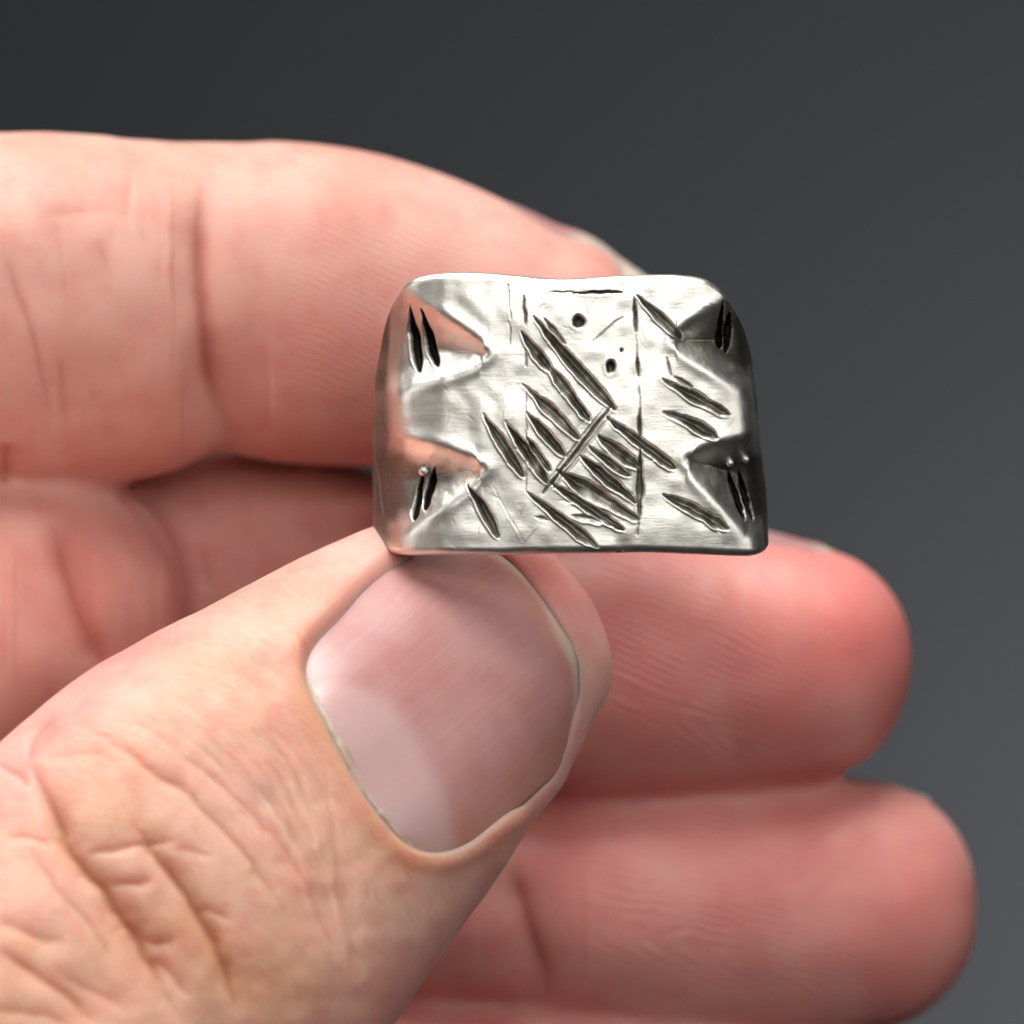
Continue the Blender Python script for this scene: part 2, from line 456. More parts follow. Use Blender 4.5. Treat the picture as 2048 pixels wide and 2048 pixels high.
disp = np.zeros(N); crease = np.zeros(N)
def cut(poly, w, depth, mask, col=0.8, taper=0.3, wob=3.0):
    global disp, crease
    q = catmull(poly, 4)
    lo, hi = q.min(0) - 60, q.max(0) + 60
    s_ = np.where(mask & (px > lo[0]) & (px < hi[0]) & (py > lo[1]) & (py < hi[1]) & (nrm[:, 1] < 0.3))[0]
    if not len(s_): return
    x = px[s_] + wob * 2 * noise2(px[s_] / 23, py[s_] / 23 + 7); y = py[s_] + wob * 2 * noise2(px[s_] / 23 + 40, py[s_] / 23)
    d, t, sd = seg_dist(x, y, q)
    e = sstep(0, taper, t) * sstep(0, taper, 1 - t)
    g = np.exp(-np.sqrt(d * d + 4.0) / (w * 1.7)) * e
    disp[s_] += -depth * g
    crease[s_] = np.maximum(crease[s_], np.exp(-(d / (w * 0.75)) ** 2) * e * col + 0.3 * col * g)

Z = lambda pts: [(x * 0.3872, 1300 + y * 0.3872) for x, y in pts]
# the wrinkled thumb knuckle
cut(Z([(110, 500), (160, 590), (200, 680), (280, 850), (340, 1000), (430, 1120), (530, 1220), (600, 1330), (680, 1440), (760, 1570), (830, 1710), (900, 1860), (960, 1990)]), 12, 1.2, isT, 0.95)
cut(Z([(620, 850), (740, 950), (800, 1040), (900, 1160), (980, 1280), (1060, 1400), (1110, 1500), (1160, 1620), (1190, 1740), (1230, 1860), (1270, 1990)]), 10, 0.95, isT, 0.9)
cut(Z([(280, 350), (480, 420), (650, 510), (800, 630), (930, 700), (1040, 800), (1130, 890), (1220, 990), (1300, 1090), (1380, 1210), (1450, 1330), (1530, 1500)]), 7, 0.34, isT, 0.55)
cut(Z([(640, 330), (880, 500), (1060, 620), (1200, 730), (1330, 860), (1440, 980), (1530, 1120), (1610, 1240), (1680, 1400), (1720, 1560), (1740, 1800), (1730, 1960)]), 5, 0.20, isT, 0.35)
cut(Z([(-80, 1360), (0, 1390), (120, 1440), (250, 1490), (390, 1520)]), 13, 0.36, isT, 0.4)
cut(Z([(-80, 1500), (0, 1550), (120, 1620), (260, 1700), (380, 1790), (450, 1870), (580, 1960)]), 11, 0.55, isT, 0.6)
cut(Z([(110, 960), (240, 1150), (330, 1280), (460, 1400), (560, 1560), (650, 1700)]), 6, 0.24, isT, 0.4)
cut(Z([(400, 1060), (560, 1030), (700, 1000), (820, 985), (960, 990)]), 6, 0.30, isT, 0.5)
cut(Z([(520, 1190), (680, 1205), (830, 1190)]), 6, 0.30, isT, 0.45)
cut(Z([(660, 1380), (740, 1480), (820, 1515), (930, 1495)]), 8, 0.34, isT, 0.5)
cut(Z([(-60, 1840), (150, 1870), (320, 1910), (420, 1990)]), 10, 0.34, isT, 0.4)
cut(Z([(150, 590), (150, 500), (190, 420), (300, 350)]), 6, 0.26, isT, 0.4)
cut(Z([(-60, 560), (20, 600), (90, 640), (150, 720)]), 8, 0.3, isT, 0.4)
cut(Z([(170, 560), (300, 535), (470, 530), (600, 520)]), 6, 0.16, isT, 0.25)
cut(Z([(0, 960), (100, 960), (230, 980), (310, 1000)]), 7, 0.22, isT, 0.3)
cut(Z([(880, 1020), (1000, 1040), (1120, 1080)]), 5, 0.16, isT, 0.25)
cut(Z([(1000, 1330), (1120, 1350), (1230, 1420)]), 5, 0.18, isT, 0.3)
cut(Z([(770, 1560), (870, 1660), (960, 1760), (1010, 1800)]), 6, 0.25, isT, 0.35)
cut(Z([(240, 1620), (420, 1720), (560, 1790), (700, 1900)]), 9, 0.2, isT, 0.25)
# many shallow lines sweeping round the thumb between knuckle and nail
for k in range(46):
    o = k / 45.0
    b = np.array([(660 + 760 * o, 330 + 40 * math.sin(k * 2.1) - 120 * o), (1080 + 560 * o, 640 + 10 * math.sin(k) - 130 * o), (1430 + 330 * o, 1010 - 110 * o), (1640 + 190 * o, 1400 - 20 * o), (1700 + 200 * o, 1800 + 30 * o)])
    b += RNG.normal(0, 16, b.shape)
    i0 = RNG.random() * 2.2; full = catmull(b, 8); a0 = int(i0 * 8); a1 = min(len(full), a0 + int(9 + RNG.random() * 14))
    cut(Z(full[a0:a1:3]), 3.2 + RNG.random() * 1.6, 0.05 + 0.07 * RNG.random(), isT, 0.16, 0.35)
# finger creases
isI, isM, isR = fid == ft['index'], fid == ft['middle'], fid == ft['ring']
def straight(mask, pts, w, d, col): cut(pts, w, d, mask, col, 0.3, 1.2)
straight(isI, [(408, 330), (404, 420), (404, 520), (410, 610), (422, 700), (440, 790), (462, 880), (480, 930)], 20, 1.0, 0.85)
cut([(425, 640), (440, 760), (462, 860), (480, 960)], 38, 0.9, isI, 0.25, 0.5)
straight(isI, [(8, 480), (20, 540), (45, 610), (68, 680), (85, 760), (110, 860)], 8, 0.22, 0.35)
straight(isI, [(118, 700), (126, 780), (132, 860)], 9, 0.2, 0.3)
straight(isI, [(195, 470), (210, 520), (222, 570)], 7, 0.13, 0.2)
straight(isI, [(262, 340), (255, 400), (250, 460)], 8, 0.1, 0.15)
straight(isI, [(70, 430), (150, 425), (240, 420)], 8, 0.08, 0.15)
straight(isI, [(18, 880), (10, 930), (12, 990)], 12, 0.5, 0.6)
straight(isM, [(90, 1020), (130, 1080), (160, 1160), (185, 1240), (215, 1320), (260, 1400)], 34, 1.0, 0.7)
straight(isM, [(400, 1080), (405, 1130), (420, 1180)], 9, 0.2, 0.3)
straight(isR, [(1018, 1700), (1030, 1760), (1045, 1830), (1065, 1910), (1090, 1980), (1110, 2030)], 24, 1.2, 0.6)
for k in range(22):                               # faint vertical skin lines on the index and middle
    fi = k % 3 == 2
    x0 = (60 + 620 * RNG.random()) if fi else (20 + 340 * RNG.random()); y0 = (980 + 200 * RNG.random()) if fi else (330 + 480 * RNG.random())
    l = 60 + 120 * RNG.random()
    cut([(x0, y0), (x0 + 4 + RNG.normal(0, 5), y0 + l / 2), (x0 + 12 + RNG.normal(0, 9), y0 + l)], 4.5, 0.03 + 0.04 * RNG.random(), isM if fi else isI, 0.12, 0.5, 5.0)

# lumps: soft unevenness of flesh
disp += 0.16 * noise2(px / 95 + fid * 9, py / 95) * front + 0.10 * noise2(px / 40 + fid * 5, py / 40 + 3) * front * isT

# thumb nail outline (traced), in a local closed polygon
prox = [(600, 1318), (606, 1342), (624, 1385), (659, 1448), (692, 1508), (722, 1572), (768, 1634), (806, 1680), (838, 1704)]
rlat = [(838, 1704), (880, 1706), (945, 1675), (1018, 1620), (1072, 1570), (1112, 1536), (1138, 1508)]
dist_ = [(1138, 1508), (1156, 1440), (1160, 1372), (1153, 1300), (1120, 1232), (1074, 1166), (1032, 1118), (985, 1085), (930, 1062), (880, 1055)]
llat = [(880, 1055), (820, 1088), (760, 1132), (690, 1206), (640, 1252), (612, 1284), (600, 1318)]
outline = np.array(prox[:-1] + rlat[:-1] + dist_[:-1] + llat[:-1], float)
_o = []
for a_, b_ in zip(outline, np.roll(outline, -1, 0)):
    for t_ in np.linspace(0, 1, max(2, int(np.hypot(*(b_ - a_)) / 8)), endpoint=False): _o.append(a_ + (b_ - a_) * t_)
outline = np.array(_o)
for _ in range(30): outline = outline * 0.5 + 0.25 * (np.roll(outline, 1, 0) + np.roll(outline, -1, 0))
sT = np.where(isT & (nrm[:, 1] < 0.3) & (togo < 34) & (hv[:, 1] < 14))[0]
x, y = px[sT], py[sT]
closed = np.vstack([outline, outline[:1]])
d, t, _ = seg_dist(x, y, closed); ins = in_poly(x, y, outline)
sd = np.where(ins, -d, d)
dp, _, _ = seg_dist(x, y, prox); dr, _, _ = seg_dist(x, y, rlat); dl, _, _ = seg_dist(x, y, llat); dd_, _, _ = seg_dist(x, y, dist_)
fold = np.exp(-(np.minimum(np.minimum(dp, dr), dl) / 48.0) ** 2)
tipw = np.exp(-(dd_ / 40.0) ** 2)
nd_ = -0.80 * sstep(16, -20, sd + 9 * tipw)
rim = np.exp(-((sd - 32) / 22.0) ** 2) * (fold * (1 - 0.75 * tipw))
disp[sT] = np.where(sd < 4, 0, disp[sT] * sstep(4, 30, sd)) + nd_ + 0.30 * rim
nailred = np.exp(-((sd - 8) / 22.0) ** 2) * fold
redness = np.zeros(N); pale = np.zeros(N)
redness[sT] = 0.30 * np.exp(-(dl / 45.0) ** 2) * (sd > -5) + 0.18 * np.exp(-(dr / 40.0) ** 2)
pale[sT] = 0.35 * np.exp(-((sd - 6) / 6.0) ** 2) * fold
crease[sT] = np.maximum(crease[sT] * sstep(4, 30, sd), 0.38 * np.exp(-((dp - 26) / 26.0) ** 2) * (sd > 0))

# reddened fingertips and pads, thinner yellower skin on the back of the thumb
tip = sstep(22, 3, togo)
for nme, a in (('index', 0.08), ('middle', 0.85), ('ring', 0.55), ('pinky', 0.25)):
    m = fid == ft[nme]
    redness[m] += (a * tip * (0.75 + 0.9 * noise2(px / 130 + 3, py / 130)))[m]
redness[isI] += (0.30 * np.exp(-((px - 640) / 160) ** 2 - ((py - 700) / 170) ** 2))[isI]
redness = np.clip(redness, 0, 1)
dorsal = np.zeros(N); dorsal[isT] = (sstep(6, 22, togo) * (0.15 + 0.85 * sstep(9, 1, hv[:, 1])) * sstep(12.5, 7.5, np.abs(cw)))[isT]
dorsal = np.clip(dorsal + 0.15 * isI * sstep(8, 20, hv[:, 2]), 0, 1)
# friction ridges on the pads
ridge = np.zeros(N); rmask = np.zeros(N)
for nme, ang, cen in (('index', 26, (760, 860)), ('middle', 24, (1620, 1545)), ('ring', 17, (1760, 2010)), ('pinky', 12, (1350, 2250))):
    m = fid == ft[nme]; a = math.radians(ang)
    u = (px - cen[0]) * math.cos(a) + (py - cen[1]) * math.sin(a); w = -(px - cen[0]) * math.sin(a) + (py - cen[1]) * math.cos(a)
    ph = np.hypot(w, np.where(u > 0, u * 0.42, u * 0.10)) + 300
    ph = ph + 12 * noise2(px / 60, py / 60) + 30 * noise2(px / 170, py / 170 + 5)
    ridge[m] = (ph / 13.5)[m]; rmask[m] = (sstep(27, 19, togo) * front)[m]

hv2 = hv + nrm * disp[:, None]

# nail plates ---------------------------------------------------------------
bvh = BVHTree.FromPolygons([Vector(q) for q in hv], [tuple(p.vertices) for p in hm.polygons])
def coons(c_prox, c_dist, c_l, c_r, nu, nv):
    def rs(c, n):
        q = catmull(c, 12); L = np.concatenate([[0], np.cumsum(np.hypot(*np.diff(q, axis=0).T))]); L /= L[-1]
        t = np.linspace(0, 1, n); return np.stack([np.interp(t, L, q[:, 0]), np.interp(t, L, q[:, 1])], 1)
    a, b = rs(c_prox, nu), rs(c_dist, nu); l, r = rs(c_l, nv), rs(c_r, nv)
    U, Vv = np.meshgrid(np.linspace(0, 1, nu), np.linspace(0, 1, nv))
    U, Vv = U[..., None], Vv[..., None]
    return (1 - Vv) * a[None] + Vv * b[None] + (1 - U) * l[:, None] + U * r[:, None] - ((1 - U) * (1 - Vv) * a[0] + U * (1 - Vv) * a[-1] + (1 - U) * Vv * b[0] + U * Vv * b[-1])
def plate(top, nu, nv, nrm_, thick):
    """closed shell from a grid of outer points"""
    v = np.vstack([top.reshape(-1, 3), (top - nrm_ * thick).reshape(-1, 3)]); n = nu * nv; f = []
    for i in range(nv - 1):
        for j in range(nu - 1):
            a = i * nu + j; f.append((a, a + 1, a + nu + 1, a + nu)); f.append((n + a, n + a + nu, n + a + nu + 1, n + a + 1))
    for j in range(nu - 1):
        f.append((j + 1, j, n + j, n + j + 1)); a = (nv - 1) * nu + j; f.append((a, a + 1, n + a + 1, n + a))
    for i in range(nv - 1):
        a = i * nu; f.append((a, a + nu, n + a + nu, n + a)); a = i * nu + nu - 1; f.append((a + nu, a, n + a, n + a + nu))
    return v, f

NU, NV = 61, 61
ext = lambda c, k: c
NC_ = np.array([890.0, 1385.0])
grow = lambda c, k: [tuple(NC_ + (np.array(q) - NC_) * k) for q in c]
kp = 1.045
prox_g, rlat_g, llat_g = grow(prox, kp), grow(rlat, kp), grow(llat, kp)
dist_g = [rlat_g[-1]] + dist_[1:-1] + [llat_g[0]]
G = coons(prox_g, dist_g[::-1], llat_g[::-1], rlat_g, NU, NV)       # u: left fold -> right fold, v: cuticle -> free edge
ys = np.zeros((NV, NU)); ok = np.zeros((NV, NU), bool)
for i in range(NV):
    for j in range(NU):
        d_ = Vector(P(*G[i, j], 0)) - Vector((0, -DIST, 0)); d_.normalize()
        h, nn, _, _ = bvh.ray_cast(Vector((0, -DIST, 0)), d_)
        if h is not None: ys[i, j] = h.y
# a nail is straighter than the flesh: fit a smooth surface through the hits
U, Vv = np.meshgrid(np.linspace(-1, 1, NU), np.linspace(0, 1, NV))
A = np.stack([np.ones_like(U), U, U ** 2, U ** 4, Vv, Vv ** 2, Vv ** 3, U * Vv, U ** 2 * Vv, U * Vv ** 2], -1).reshape(-1, 10)
coef, *_ = np.linalg.lstsq(A, ys.ravel(), rcond=None)
yn = (A @ coef).reshape(NV, NU)
yn = yn - 0.14 + 0.75 * np.minimum(U, 0) ** 2 + 0.42 * np.abs(U) ** 3 * (1 - 0.75 * Vv ** 2 * (U > 0)) + 0.22 * (1 - Vv) ** 6 + 0.30 * Vv ** 10
pts = np.array([[P(G[i, j, 0], G[i, j, 1], yn[i, j]) for j in range(NU)] for i in range(NV)])
du = np.gradient(pts, axis=1); dv = np.gradient(pts, axis=0); nn = np.cross(du, dv); nn /= np.linalg.norm(nn, axis=2)[..., None]
if nn[..., 1].mean() > 0: nn = -nn
pv, pf = plate(pts, NU, NV, nn, 0.30)

hm.vertices.foreach_set('co', (hv2 * MM).ravel())
hm.name = 'hand'; hm.materials.clear()
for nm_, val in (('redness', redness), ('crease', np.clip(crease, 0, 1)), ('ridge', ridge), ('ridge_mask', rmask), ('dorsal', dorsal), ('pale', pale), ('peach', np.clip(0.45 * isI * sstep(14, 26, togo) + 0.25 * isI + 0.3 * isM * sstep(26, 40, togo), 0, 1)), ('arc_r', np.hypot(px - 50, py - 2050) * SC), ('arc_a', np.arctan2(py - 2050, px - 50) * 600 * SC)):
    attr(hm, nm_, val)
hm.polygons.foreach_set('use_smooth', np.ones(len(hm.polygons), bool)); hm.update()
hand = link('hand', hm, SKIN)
hand['label'] = 'bare left hand pinching the silver ring between thumb and fingers'
hand['category'] = 'hand'

def nail_attrs(me, U, Vv, lun, free, side):
    for nm_, val in (('across', U), ('along', Vv), ('lunula', lun), ('free_edge', free), ('side_pale', side)):
        attr(me, nm_, np.tile(val.ravel(), 2))
me = mesh_np('fingernail', pv, pf)
lun_edge = 0.31 * np.sqrt(np.clip(1 - ((U - 0.28) / 0.94) ** 2, 0, 1))
nail_attrs(me, U, Vv, 0.75 * sstep(0.06, -0.06, Vv - lun_edge + 0.012 * np.sin(U * 7)), sstep(0.945, 0.975, Vv + 0.012 * np.sin(U * 9)) * 0.7, sstep(0.55, 1.0, U) * 0.8 + 0.5 * sstep(0.88, 0.96, Vv))
nail = link('fingernail', me, NAIL, hand)
nail['label'] = 'broad thumbnail with a pale half-moon under the ring'

# dry cuticle skin along the nail folds: ragged thin strips lying on the plate
def strip(curve, wid, rag, seed, lift):
    q = catmull(curve, 14); n = len(q); r = np.random.default_rng(seed); cols = []
    tan = np.gradient(q, axis=0); tan /= np.linalg.norm(tan, axis=1)[:, None]; no = np.stack([-tan[:, 1], tan[:, 0]], 1)
    cen = np.array([880, 1390.0])
    no *= np.sign(((cen - q) * no).sum(1))[:, None]
    ww = wid * (0.55 + 0.9 * np.abs(np.interp(np.arange(n), np.linspace(0, n, n // 4 + 2), r.random(n // 4 + 2)))) * np.sin(np.linspace(0.12, math.pi - 0.12, n)) ** 0.5
    rows = []
    for k, s_ in enumerate((-2.2, -1.2, -0.3, 0.5, 1.0)):
        pk = q + no * (ww * s_ + rag * r.normal(0, 1, n) * (k == 4))[:, None]
        row = []
        for a in pk:
            i = ((G - a) ** 2).sum(2).argmin(); yy = yn.ravel()[i]
            row.append(P(a[0], a[1], yy - 0.05 - lift + (0.10 * (s_ + 0.3) ** 2 if s_ < -0.3 else 0)))
        rows.append(row)
    top = np.array(rows); d1 = np.gradient(top, axis=1); d2 = np.gradient(top, axis=0); m = np.cross(d1, d2); m /= np.linalg.norm(m, axis=2)[..., None] + 1e-9
    if m[..., 1].mean() > 0: m = -m
    v, f = plate(top, n, 5, m, 0.07)
    return mesh_np('cuticle', v, f)
o = link('cuticle', strip(prox, 6, 0.7, 3, 0.03), CUT, nail); o['label'] = 'dry ragged cuticle along the base of the thumbnail'

# the other nails, seen edge-on at the backs of the fingertips
def tip_nail(nme, dors_dir, back, shift, half_ang, label):
    C, R, T, W, D = AX[nme]
    L = Ltot[nme]; cum = np.concatenate([[0], np.cumsum(np.linalg.norm(np.diff(C, axis=0), axis=1))])
    n = len(C) - 14; te = T[-1]
    dd = np.array(dors_dir, float); dd -= te * (dd @ te); dd /= np.linalg.norm(dd); sd_ = np.cross(te, dd)
    nu, nv = 25, 25; top = np.zeros((nv, nu, 3)); nrms = np.zeros((nv, nu, 3))
    Uu, Vq = np.meshgrid(np.linspace(-1, 1, nu), np.linspace(0, 1, nv))
    last = None
    for i in range(nv):
        s_ = L - back + shift + back * 0.80 * Vq[i, 0]
        c = np.array([np.interp(s_, cum, C[:, k]) for k in range(3)])
        rr = max(np.interp(s_, cum, R[:, 0]), np.interp(s_, cum, R[:, 1]))
        for j in range(nu):
            a = math.radians(half_ang) * Uu[i, j]; dr = dd * math.cos(a) + sd_ * math.sin(a)
            h, hn, _, _ = bvh.ray_cast(Vector(c + dr * (rr + 1.0)), Vector(-dr))
            hp = np.array(h) if h is not None else c + dr * 5
            if Vq[i, 0] > 0.72 and last is not None:
                hp = last[j] + (te * 0.82 - dd * 0.42) * (back * 0.80 / (nv - 1)) * 1.12
            top[i, j] = hp; nrms[i, j] = dr
        last = top[i].copy()
    top = top + nrms * (0.36 - 0.35 * np.abs(Uu)[..., None] ** 4 - 0.3 * (1 - Vq[..., None]) ** 5)
    # round the free edge back at the corners
    top -= te * (1.5 * np.abs(Uu) ** 3 * Vq)[..., None]
    v, f = plate(top, nu, nv, nrms, 0.45)
    me = mesh_np('fingernail', v, f)
    nail_attrs(me, Uu, Vq, np.zeros_like(Uu), sstep(0.40, 0.55, Vq) if nme == 'index' else sstep(0.70, 0.78, Vq), np.zeros_like(Uu))
    ob = link('fingernail', me, NAIL, hand); ob['label'] = label
tip_nail('index', (0.0, 0.50, 0.87), 13.0, 2.6, 60, 'pale nail edge of the upper finger behind the ring')
tip_nail('middle', (0.0, 0.5, 0.87), 12.0, -0.6, 54, 'thin pale nail edge of the fingertip right of the ring')
tip_nail('ring', (0.0, 0.76, 0.65), 11.5, 0.2, 52, 'thin pale nail edge of the lower right fingertip')
tip_nail('pinky', (0.0, 0.9, 0.43), 10.0, -1.0, 54, 'nail of the lowest finger')

# ------------------------------------------------------------------ the silver ring
# perimeter stations: x pixel, depth mm, upper edge py, lower edge py
RS = [(1150, 0.00, 556, 1107), (1090, 0.02, 555, 1108), (1040, 0.05, 550, 1109), (980, 0.11, 545, 1110), (920, 0.22, 543, 1110), (880, 0.36, 545, 1110), (845, 0.62, 549, 1111), (815, 0.98, 557, 1111),
      (793, 1.5, 573, 1110), (773, 2.6, 604, 1108), (758, 4.2, 652, 1102), (748, 6.4, 716, 1090), (748, 10.0, 765, 1062), (780, 14.0, 785, 1040), (850, 17.0, 790, 1030), (950, 18.8, 792, 1025),
      (1140, 19.6, 792, 1025), (1330, 18.8, 792, 1025), (1425, 17.0, 788, 1030), (1492, 14.0, 780, 1045), (1524, 10.0, 762, 1065), (1530, 6.4, 722, 1092), (1528, 4.0, 676, 1103), (1519, 2.1, 638, 1109),
      (1503, 1.15, 606, 1112), (1475, 0.68, 581, 1112), (1440, 0.44, 563, 1111), (1400, 0.32, 553, 1109), (1350, 0.20, 548, 1107), (1290, 0.10, 548, 1105), (1220, 0.03, 551, 1106)]
R_ = np.array(RS + RS[:3], float)
dense = catmull(np.vstack([RS[-1:], R_]), 60)[60:60 + 60 * len(RS)]
Xp = np.array([P(a, 1024, b)[0] for a, b in dense[:, :2]])
path = np.stack([Xp, dense[:, 1]], 1)
loop = np.vstack([path, path[:1]]); segl = np.hypot(*np.diff(loop, axis=0).T); cl = np.concatenate([[0], np.cumsum(segl)])
# sampling: fine over the face, corners and sides, coarse round the back
us = [0.0]
while us[-1] < cl[-1]:
    yy = np.interp(us[-1], cl, np.append(path[:, 1], path[0, 1]))
    us.append(us[-1] + (0.055 if yy < 6 else 0.12 if yy < 10 else 0.3))
us = np.array(us[:-1]); 
if cl[-1] - us[-1] < 0.03: us = us[:-1]
def lp(a): return np.interp(us, cl, np.append(a, a[0]))
rx, ry, rt, rb = lp(path[:, 0]), lp(path[:, 1]), lp(dense[:, 2]), lp(dense[:, 3])
tx = np.roll(rx, -1) - np.roll(rx, 1); ty = np.roll(ry, -1) - np.roll(ry, 1); tl = np.hypot(tx, ty); tx /= tl; ty /= tl
# smooth the normals a little
for _ in range(8):
    tx = (np.roll(tx, 1) + tx * 2 + np.roll(tx, -1)) / 4; ty = (np.roll(ty, 1) + ty * 2 + np.roll(ty, -1)) / 4
cen = np.array([P(1135, 0, 9)[0], 9.5])
inx, iny = -ty, tx
flip = np.sign((cen[0] - rx) * inx + (cen[1] - ry) * iny); inx *= flip; iny *= flip
NZ = 270
tv = np.linspace(0, 1, NZ); tv = 0.5 - 0.5 * np.cos(np.pi * (0.12 + 0.76 * tv)); tv = (tv - tv[0]) / (tv[-1] - tv[0])
kd = (DIST + ry) / DIST
zt = (1024 - rt) * SC * kd; zb = (1024 - rb) * SC * kd
Zg = zb[:, None] + (zt - zb)[:, None] * tv[None]            # columns x rows
# the band leans outward towards the lower right
Hx = rx[:, None] + 0.0 * Zg
rs_ = sstep(1380, 1510, 1024 + rx / SC)[:, None]
Hx = Hx + rs_ * (-(Zg - zb[:, None]) * 0.074 + 0.25)
Hy = ry[:, None] + 0.0 * Zg
e1 = zt[:, None] - Zg; e2 = Zg - zb[:, None]; fr = 0.85
def fil(e, r): return np.where(e < r, r - np.sqrt(np.maximum(r * r - (r - e) ** 2, 0)), 0)
off = fil(e1, 0.45) + fil(e2, 0.45)
vm = (Zg - zb[:, None]) / (zt - zb)[:, None]
off = off + 0.55 * (np.clip(vm - 0.40, 0, 1) ** 2) + 0.35 * np.clip(0.40 - vm, 0, 1) ** 2     # face gently domed from top to bottom
# pixel coordinates of every outer point, for the marks
kk = (DIST + Hy) / DIST
qx = Hx / (SC * kk) + 1024; qy = 1024 - Zg / (SC * kk)
Hd = np.zeros_like(Zg); pat = np.zeros_like(Zg); Hn = np.zeros_like(Zg)
faceM = Hy < 7.0

wobx = 3.0 * noise2(qx / 15, qy / 15) + 0.7 * noise2(qx / 5, qy / 5 + 9); woby = 3.0 * noise2(qx / 15 + 31, qy / 15) + 0.7 * noise2(qx / 5 + 3, qy / 5)
def groove(p0, p1, hw, depth, lip=1.0, bend=0.0, dark=0.70, blunt=0.45):
    global Hd, pat
    hw = hw * (0.75 if hw > 8 else 0.9)
    p0 = np.array(p0, float); p1 = np.array(p1, float); d = p1 - p0; L = np.hypot(*d); d /= L; n = np.array([-d[1], d[0]])   # n points to the lower left
    m = faceM & (qx > min(p0[0], p1[0]) - 40) & (qx < max(p0[0], p1[0]) + 40) & (qy > min(p0[1], p1[1]) - 40) & (qy < max(p0[1], p1[1]) + 40)
    x = qx[m] - p0[0] + wobx[m]; y = qy[m] - p0[1] + woby[m]
    t = (x * d[0] + y * d[1]) / L; s = x * n[0] + y * n[1] - bend * np.sin(np.pi * np.clip(t, 0, 1))
    tc = np.clip(t, 0, 1)
    w = hw * np.minimum(1, (tc / blunt)) ** 0.75 * np.sqrt(np.maximum(0, 1 - np.clip((tc - blunt) / (1 - blunt), 0, 1) ** 4.0))
    w = w * (1 + 0.5 * noise2(tc * 5 + p0[0] * 3.3, tc * 0 + p0[1] * 1.7))
    w = np.where((t < 0) | (t > 1), 0, w)
    ww = np.maximum(w, 0.5)
    r = np.abs(s) / ww
    inside = np.clip(1 - r, 0, 1) * (w > 0.4)
    # graver cut: steep on the upper right, sloping up to the lower left
    g = np.where(s < 0, np.clip(1 - (r / 1.0) ** 2.2, 0, 1), np.clip(1 - r ** 1.25, 0, 1)) * (w > 0.4)
    dep = depth * (0.35 + 0.65 * np.minimum(1, ww / hw))
    h = g * dep * (0.75 + 0.9 * (noise2(t * 4 + p0[0], t * 0 + p0[1] / 7) + 0.25))
    stri = 0.07 * depth * np.sin(s * 1.5 + p0[0] + 0.8 * np.sin(t * 5 + p0[1])) * (inside > 0.1)
    lipf = np.exp(-((np.abs(s) - ww * 1.02 - 2.2) / 2.4) ** 2) * np.where((t > -0.02) & (t < 1.03), 1, 0) * np.minimum(1, ww / hw)
    h = h + stri - lip * lipf * np.where(s > 0, 0.055, 0.0)
    Hd[m] = np.where(inside > 0, np.maximum(Hd[m], h), Hd[m] + np.where(inside > 0, 0, h))
    pat[m] = np.maximum(pat[m], dark * sstep(0.0, 0.30, inside * np.where(s > 0, 0.62, 1.5)) * (np.clip(1.05 + 0.6 * noise2(qx[m] / 14 + 5, qy[m] / 14), 0.75, 1) * np.where(s > 0.3 * ww, 0.82, 1) if dark < 0.95 else 1.0))

def notch(apex, up, lo, slope, maxd, soft, dark):
    """scoop opening from apex towards the line up-lo"""
    global Hn, pat
    a = np.array(apex, float); u = np.array(up, float); l = np.array(lo, float)
    mid = (u + l) / 2 - a; Rr = np.hypot(*mid); mid /= Rr; tn = np.array([-mid[1], mid[0]])
    half = np.hypot(*(u - l)) / 2
    x = qx - a[0] + 0.8 * wobx; y = qy - a[1] + 0.8 * woby
    r = x * mid[0] + y * mid[1]; tr = x * tn[0] + y * tn[1]
    wd_ = half * np.sqrt(np.clip(r, 0, 1.15 * Rr) / Rr) * (0.55 + 0.45 * np.clip(r / Rr, 0, 1.15))
    dm = np.where(r > 0, (wd_ - np.abs(tr)) * 0.86, -np.hypot(r, tr))
    dm = np.minimum(dm, np.where(r > 0, r * 0.9, dm))
    ke = soft
    dd = ke * np.log1p(np.exp(np.clip(dm / ke, -60, 60)))
    h = maxd * (1 - np.exp(-(dd * SC * slope / maxd) ** 1.25))
    Hn = Hn + h * sstep(8.5, 1.8, Hy)
    Hn = Hn - 0.09 * np.exp(-((dm + 15) / 14.0) ** 2) * sstep(175, 90, np.hypot(x, y)) * sstep(2.5, 1.0, Hy)
    pat = np.maximum(pat, dark * sstep(8, 46, dm + 10 * noise2(qx / 16, qy / 16)) * (Hy < 9))

notch((966, 706), (806, 585), (765, 784), 2.1, 1.55, 8, 0.38)
notch((958, 939), (790, 868), (808, 1058), 2.1, 1.55, 8, 0.64)
notch((1352, 679), (1446, 598), (1504, 760), 2.3, 1.6, 8, 0.78)
notch((1382, 920), (1514, 864), (1498, 1050), 2.3, 1.65, 8, 0.80)

# upper row of cuts
groove((1064, 629), (1233, 820), 15, 0.42, bend=3)
groove((1086, 634), (1130, 688), 6, 0.16, 0.3)
groove((1040, 662), (1102, 742), 13, 0.36)
groove((1088, 720), (1180, 842), 14, 0.40)
groove((1043, 767), (1159, 880), 14, 0.40, bend=-3)
groove((1052, 824), (1132, 914), 13, 0.38)
groove((1052, 874), (1100, 942), 10, 0.34)
groove((1010, 841), (1098, 968), 13, 0.42)
groove((965, 826), (1050, 956), 13, 0.42)
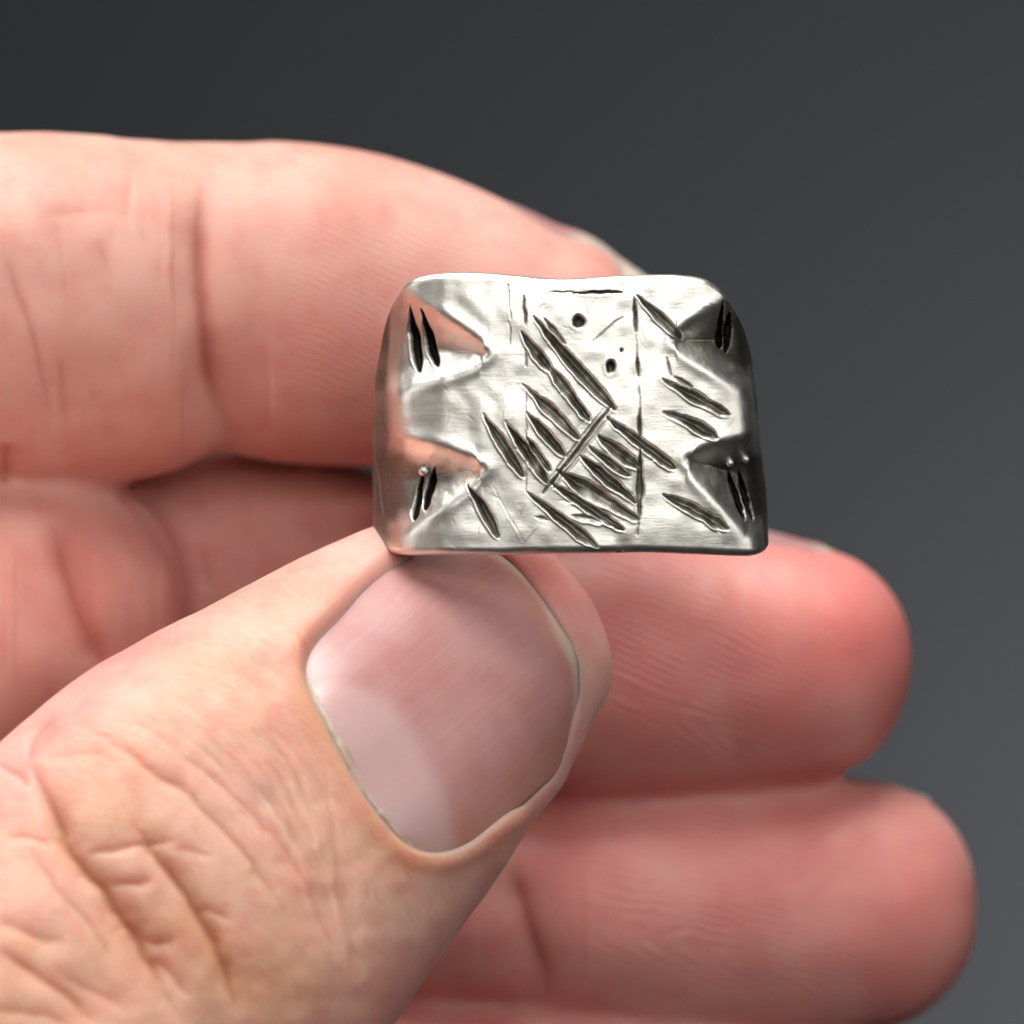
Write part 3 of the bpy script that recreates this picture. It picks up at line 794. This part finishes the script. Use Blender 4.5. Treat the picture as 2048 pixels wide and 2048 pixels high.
# lower row
groove((1211, 833), (1352, 938), 15, 0.42)
groove((1194, 872), (1279, 936), 18, 0.42, blunt=0.4)
groove((1175, 891), (1260, 953), 11, 0.36)
groove((1160, 911), (1274, 1006), 13, 0.40, blunt=0.3)
groove((1112, 940), (1279, 1042), 19, 0.46, blunt=0.35)
groove((1092, 960), (1250, 1062), 13, 0.40)
groove((1054, 984), (1197, 1096), 15, 0.46)
# side cuts
groove((1272, 588), (1366, 677), 12, 0.36)
groove((1322, 757), (1460, 831), 14, 0.40)
groove((1326, 824), (1436, 877), 17, 0.40, bend=-5)
groove((1326, 988), (1457, 1060), 17, 0.44, bend=-3)
groove((932, 968), (998, 1078), 14, 0.44, bend=-5)
# the chiselled diagonal bar: flat cut with a burr beside it
groove((1228, 804), (1084, 990), 5.5, 0.16, 0.0, dark=0.8, blunt=0.2)
groove((1222, 828), (1106, 978), 7, 0.06, 0.0, dark=0.30, blunt=0.3)
groove((1216, 806), (1092, 966), 2.5, 0.05, 0.0, dark=0.45, blunt=0.3)
# incised frame lines, dots and stray scratches
for a, b, w, dp_, dk in (((1046, 584), (1052, 652), 4.5, .12, .8), ((1050, 694), (1052, 735), 3.5, .08, .6), ((1051, 740), (1053, 1000), 1.8, .05, .35), ((1085, 585), (1150, 583), 2.5, .06, .5), ((1140, 586), (1246, 584), 5, .13, .9),
                         ((1268, 592), (1272, 664), 5.5, .13, .85), ((1272, 664), (1274, 706), 1.6, .04, .4), ((1273, 702), (1276, 754), 4.5, .12, .85), ((1276, 754), (1279, 815), 1.8, .05, .5), ((1279, 812), (1279, 876), 5, .13, .8),
                         ((1280, 890), (1279, 1040), 8, .22, .75), ((1277, 1030), (1275, 1072), 3, .08, .5), ((1170, 696), (1250, 630), 2.2, .05, .6), ((1334, 715), (1342, 752), 3, .08, .5), ((1346, 752), (1386, 776), 6, .12, .5),
                         ((1140, 1030), (1206, 1044), 8, .10, .35), ((1070, 1034), (1096, 1040), 6, .10, .4), ((960, 930), (1048, 1085), 1.3, .012, .3), ((1080, 1052), (1046, 1088), 1.3, .012, .3), ((1013, 560), (1022, 640), 2.0, .05, .25), ((1018, 640), (1020, 690), 2.5, .05, .2),
                         ((740, 700), (760, 600), 6, .10, .5), ((752, 812), (775, 880), 5, .10, .3), ((748, 910), (765, 1030), 3, .08, .3), ((756, 905), (778, 860), 2, .06, .3),
                         # paired punch strokes inside the four scoops
                         ((814, 606), (838, 744), 15, .42, 1.0), ((838, 612), (874, 732), 14, .42, 1.0), ((846, 946), (826, 1042), 12, .40, 1.0), ((872, 930), (848, 1020), 12, .40, 1.0),
                         ((1450, 598), (1440, 694), 13, .42, 1.0), ((1468, 608), (1455, 704), 12, .42, 1.0), ((1458, 940), (1490, 1042), 11, .38, 1.0), ((1480, 940), (1508, 1042), 11, .38, 1.0)):
    groove(a, b, w, dp_, 0.6 if w > 7 else 0.1, dark=dk)
for (cx, cy), ra, rb_ in (((1158, 643), 13, 14), ((1221, 734), 10, 14), ((1239, 1106), 7, 8), ((1243, 700), 3, 4)):
    r = np.hypot((qx - cx + wobx) / ra, (qy - cy + woby) / rb_)
    Hd = Hd + 0.30 * np.clip(1 - r ** 2, 0, 1) * faceM - 0.01 * np.exp(-((r - 1.3) / 0.25) ** 2) * faceM
    pat = np.maximum(pat, 0.85 * sstep(1.05, 0.7, r) * faceM)
# stray fine scratches and dings
for _ in range(90):
    a = np.array([850 + 640 * RNG.random(), 560 + 530 * RNG.random()]); an = RNG.choice([0.9, -0.8, 1.5, 0.1]) + RNG.normal(0, .25); l = 12 + 50 * RNG.random() ** 2
    groove(a, a + l * np.array([math.cos(an), math.sin(an)]), 1.2 + 1.2 * RNG.random(), 0.004 + 0.008 * RNG.random(), 0.0, dark=0.22 * RNG.random())
# hammered unevenness
Hd = Hd + (0.10 * noise2(qx / 70, qy / 70) + 0.045 * noise2(qx / 26 + 9, qy / 26)) * (Hy < 9)
pat = np.clip(np.maximum(pat, (0.66 + 0.3 * noise2(qx / 40, qy / 40)) * sstep(1.5, 3.2, Hy)), 0, 1)   # sides: some tarnish, with their dark brown reflections put into the colour
tot = off + Hd
ox = Hx + inx[:, None] * tot; oy = Hy + iny[:, None] * tot + Hn
NC = len(us)
thick = 1.75 - 0.35 * sstep(3, 14, ry)
NI = 14
ti = np.linspace(1, 0, NI)
Zi = zb[:, None] + 0.02 + (zt - zb - 0.04)[:, None] * ti[None]
eo = np.minimum(Zi - zb[:, None], zt[:, None] - Zi)
thk = np.maximum(thick[:, None] - fil(eo, 0.4), 0.95) + np.array([0.55 * max(0, v_ - .4) ** 2 for v_ in ti])[None] * 0.6
# keep the inner wall behind the deepest scoops
ix = rx[:, None] + rs_ * (-(Zi - zb[:, None]) * 0.074 + 0.25) + inx[:, None] * thk; iy = ry[:, None] + iny[:, None] * thk
deep = np.maximum(Hd.max(1), Hn.max(1) * np.abs(iny)); 
for _ in range(30): deep = np.maximum(deep * 0.999, (np.roll(deep, 1) + np.roll(deep, -1)) / 2)
sl = np.minimum(np.maximum(0, deep - 0.9), 1.0)[:, None] * np.sin(np.pi * ti)[None] ** 0.5
ix += inx[:, None] * sl; iy += iny[:, None] * sl
rowsX = np.concatenate([ox, ix], 1); rowsY = np.concatenate([oy, iy], 1); rowsZ = np.concatenate([Zg, Zi], 1)
M_ = NZ + NI
rv = np.stack([rowsX, rowsY, rowsZ], 2).reshape(-1, 3)
I, J = np.meshgrid(np.arange(NC), np.arange(M_), indexing='ij')
I2, J2 = (I + 1) % NC, (J + 1) % M_
rf = np.stack([I * M_ + J, I * M_ + J2, I2 * M_ + J2, I2 * M_ + J], 2).reshape(-1, 4)
me = mesh_np('silver_ring', rv, rf)
bmx = bmesh.new(); bmx.from_mesh(me); bmesh.ops.recalc_face_normals(bmx, faces=bmx.faces); bmx.to_mesh(me); bmx.free()
patf = np.concatenate([pat, np.zeros((NC, NI))], 1)
attr(me, 'patina_shade', patf.ravel())
ring = link('silver_ring', me, SILVER)
ring['label'] = 'worn silver band ring with chiselled slashes and notched sides'
ring['category'] = 'ring'

# tiny raised beads left in the lower scoops
def bead(cx, cy, r_mm):
    i = ((qx - cx) ** 2 + (qy - cy) ** 2 + 1e6 * (~faceM)).argmin()
    c = np.array([ox.ravel()[i], oy.ravel()[i] - r_mm * 0.35, Zg.ravel()[i]])
    v, f = blob(c, np.eye(3), [r_mm, r_mm * 0.9, r_mm * 1.05], 16)
    v = v + RNG.normal(0, r_mm * 0.03, v.shape)
    b = mesh_np('bead', v, f); attr(b, 'patina_shade', np.full(len(v), 0.10)); link('bead', b, SILVER, ring)
bead(846, 940, 0.30); bead(1461, 926, 0.24); bead(1493, 919, 0.24)
